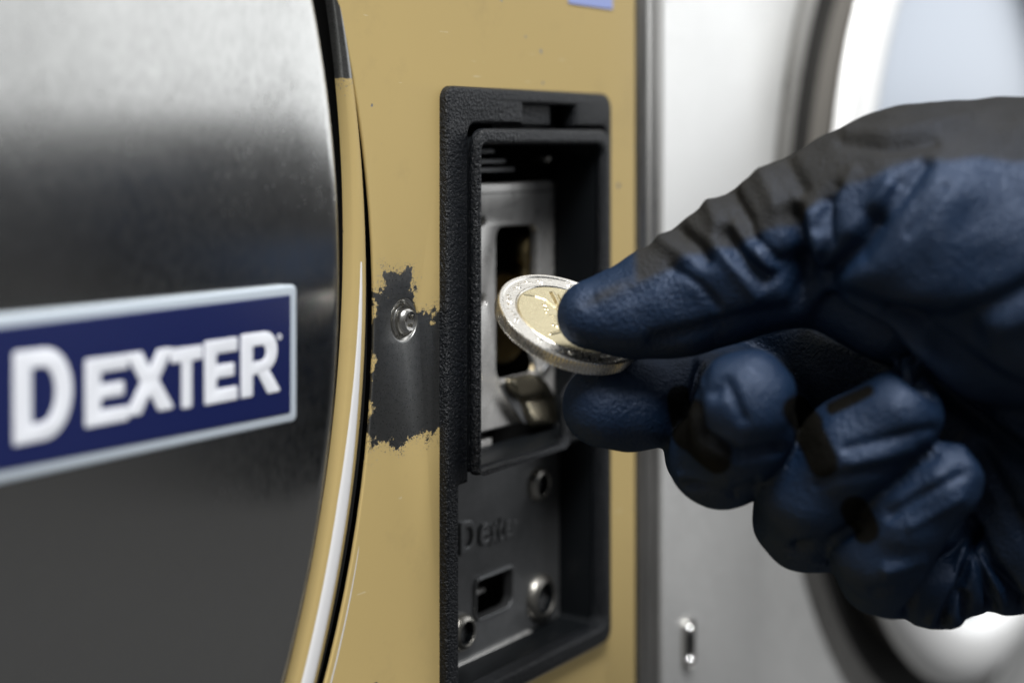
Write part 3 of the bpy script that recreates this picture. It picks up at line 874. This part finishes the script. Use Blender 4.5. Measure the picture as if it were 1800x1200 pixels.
# folds: (points, half width, height in mm)
FOLDS = [
    ([(1392, 372), (1404, 430), (1408, 520)], 17, -2.8), ([(1425, 380), (1432, 440), (1425, 500)], 16, 1.0),
    ([(1276, 410), (1306, 455), (1345, 490)], 13, -1.6), ([(1300, 400), (1330, 440), (1350, 470)], 15, .8), ([(1250, 425), (1285, 465), (1330, 520)], 13, .6),
    ([(1530, 385), (1500, 440), (1440, 500)], 20, -2.6), ([(1625, 290), (1560, 380), (1520, 450)], 14, -.9), ([(1560, 330), (1500, 410)], 15, .9),
    ([(1470, 330), (1440, 400)], 12, -.9), ([(1500, 300), (1468, 360)], 12, .5),
    ([(1190, 400), (1225, 430), (1240, 455)], 13, -1.4), ([(1165, 425), (1200, 450)], 14, .8), ([(1245, 355), (1265, 400)], 17, 1.2),
    ([(1285, 335), (1312, 385), (1320, 420)], 13, -1.3), ([(1340, 310), (1365, 360)], 18, .8), ([(1385, 285), (1408, 330)], 14, -.9),
    ([(1700, 300), (1600, 420), (1480, 520)], 40, .6),
    ([(1490, 232), (1580, 235), (1700, 205)], 14, .6), ([(1480, 250), (1560, 262), (1640, 250)], 12, -.7),
    ([(1036, 527)], 10, 0), ([(1030, 530), (1042, 524)], 9, -.9), ([(1055, 520), (1110, 492)], 13, .45), ([(1060, 545), (1130, 515), (1180, 480)], 12, -.3),
    ([(1445, 560), (1560, 615), (1700, 720), (1820, 830)], 18, -2.8), ([(1480, 545), (1600, 610), (1720, 700), (1820, 770)], 17, 1.5),
    ([(1560, 560), (1700, 640), (1820, 700)], 15, -1.2), ([(1700, 560), (1820, 500)], 20, -1.0), ([(1640, 600), (1820, 560)], 22, .5),
    ([(1720, 790), (1780, 900), (1820, 960)], 15, -1.2), ([(1690, 780), (1760, 880)], 12, .6),
    ([(1490, 788), (1560, 772), (1640, 755)], 12, -.6), ([(1500, 812), (1600, 790)], 12, .4), ([(1440, 850), (1480, 835), (1580, 822), (1640, 800)], 10, -.5),
    ([(1565, 905), (1620, 870), (1690, 835)], 13, -.7), ([(1580, 880), (1650, 840)], 14, .35), ([(1600, 925), (1690, 875)], 9, .4),
    ([(1695, 930), (1655, 1000), (1595, 1085)], 10, -2.0), ([(1715, 930), (1690, 1020), (1655, 1105)], 9, -2.0), ([(1705, 960), (1675, 1010), (1635, 1090)], 9, .8),
    ([(1700, 915), (1750, 1000), (1800, 1070)], 11, -2.2), ([(1705, 940), (1730, 1010), (1745, 1075)], 10, -1.6), ([(1718, 950), (1765, 1060)], 9, .8), ([(1696, 1050), (1698, 1090)], 8, -1.4),
    ([(1255, 690), (1275, 672), (1305, 735)], 12, -.7), ([(1232, 640), (1221, 700), (1236, 765), (1300, 802), (1370, 790)], 10, -1.5),
    ([(1210, 850), (1290, 868), (1330, 850)], 8, -1.0), ([(1200, 835), (1280, 850)], 8, .5), ([(1400, 960), (1460, 955), (1500, 930)], 9, -1.2), ([(1390, 975), (1450, 985)], 8, .6),
    ([(1560, 1000), (1620, 985)], 12, .7), ([(1540, 1040), (1600, 1030)], 12, -.5),
    ([(1150, 600), (1300, 560), (1420, 540)], 14, -.6), ([(1395, 470), (1450, 535), (1560, 575), (1700, 590)], 34, -3.0), ([(1180, 470), (1230, 500), (1260, 540)], 9, -.5), ([(1330, 420), (1365, 460)], 9, -.7), ([(1455, 350), (1462, 420), (1440, 460)], 9, -.8), ([(1580, 320), (1540, 390)], 8, -.5), ([(1660, 330), (1600, 410)], 9, -.4),
]
disp = np.zeros(nv)
for pts, w_, h_ in FOLDS:
    if len(pts) < 2: continue
    d = pdist(pts); disp += h_ * .001 * np.exp(-(d / w_) ** 2)
# low frequency crumple of the fabric
def n3(p, f, seed):
    rs = np.random.RandomState(seed); out = np.zeros(len(p))
    for _ in range(10):
        k_ = rs.randn(3); k_ *= f / np.linalg.norm(k_); out += np.sin(p @ k_ + rs.uniform(0, 6.28)) / 10
    return out
disp *= facing * 1.15
disp += .0007 * n3(wp, 420, 3) + .00035 * n3(wp, 900, 5)
fing = np.clip((1130 - U) / 60, 0, 1)
disp = disp * (1 - .6 * fing)
co2 = co + no * disp[:, None]
me2.vertices.foreach_set('co', co2.ravel())
# two-tone fabric: grey along the back, dark brown patches between the fingers
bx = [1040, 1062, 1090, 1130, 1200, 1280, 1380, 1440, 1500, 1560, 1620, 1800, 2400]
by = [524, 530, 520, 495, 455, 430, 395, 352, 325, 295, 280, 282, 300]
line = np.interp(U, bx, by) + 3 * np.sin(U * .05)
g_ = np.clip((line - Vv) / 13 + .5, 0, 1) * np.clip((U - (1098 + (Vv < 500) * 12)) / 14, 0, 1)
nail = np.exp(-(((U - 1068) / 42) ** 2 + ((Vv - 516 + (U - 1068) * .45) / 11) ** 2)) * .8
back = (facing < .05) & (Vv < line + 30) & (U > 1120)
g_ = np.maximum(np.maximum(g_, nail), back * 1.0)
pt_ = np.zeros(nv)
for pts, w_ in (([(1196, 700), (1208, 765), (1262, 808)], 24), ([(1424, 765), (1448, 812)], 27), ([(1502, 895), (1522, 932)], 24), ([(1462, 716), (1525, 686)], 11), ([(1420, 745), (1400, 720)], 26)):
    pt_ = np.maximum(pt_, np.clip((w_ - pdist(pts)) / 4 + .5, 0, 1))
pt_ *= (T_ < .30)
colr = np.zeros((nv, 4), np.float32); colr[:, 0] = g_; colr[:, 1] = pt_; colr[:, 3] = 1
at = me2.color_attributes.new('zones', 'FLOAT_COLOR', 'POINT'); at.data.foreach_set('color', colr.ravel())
_s = M('glove_fabric'); _z = _s.n.new('ShaderNodeSeparateColor'); _s.l.new(_s.attr('zones'), _z.inputs[0])
_f = _s.noise(1500, 4, .65, dist=.5); _v = _s.voronoi(1500, feature='SMOOTH_F1'); _w = _s.noise(120, 4, .6)
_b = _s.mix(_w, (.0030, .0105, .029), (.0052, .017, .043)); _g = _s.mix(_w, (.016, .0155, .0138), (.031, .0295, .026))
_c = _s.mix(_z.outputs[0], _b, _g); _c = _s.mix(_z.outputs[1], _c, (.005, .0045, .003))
_d = _s.n.new('ShaderNodeBsdfDiffuse'); _gl = _s.n.new('ShaderNodeBsdfGlossy'); _mx = _s.n.new('ShaderNodeMixShader'); _bp = _s.n.new('ShaderNodeBump')
_s.l.new(_c, _d.inputs['Color']); _gl.inputs['Color'].default_value = (.68, .78, 1, 1)
_s.l.new(_s.fmix(_z.outputs[0], _s.rng(_f, .3, .7, .38, .54), .62), _gl.inputs['Roughness'])
_bp.inputs['Strength'].default_value = .75; _bp.inputs['Distance'].default_value = .0003
_cr = _s.math('ABSOLUTE', _s.math('SUBTRACT', _s.noise(150, 5, .6, dist=1.5), .5))
_s.l.new(_s.math('ADD', _s.math('ADD', _s.math('MULTIPLY', _v, .6), _f), _s.math('MULTIPLY', _s.rng(_cr, 0, .05, 0, 1), .22)), _bp.inputs['Height'])
_s.l.new(_bp.outputs[0], _d.inputs['Normal']); _s.l.new(_bp.outputs[0], _gl.inputs['Normal'])
_s.l.new(_s.fmix(_z.outputs[0], _s.fmix(_z.outputs[1], .042, .012), .02), _mx.inputs[0]); _s.l.new(_d.outputs[0], _mx.inputs[1]); _s.l.new(_gl.outputs[0], _mx.inputs[2])
_s.l.new(_mx.outputs[0], _s.n['Material Output'].inputs['Surface'])
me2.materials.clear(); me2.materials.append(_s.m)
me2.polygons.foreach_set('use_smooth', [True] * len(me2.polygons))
o['label'] = 'dark blue glove with a grey back and small brown black patches between the fingers'
print('glove verts', nv)
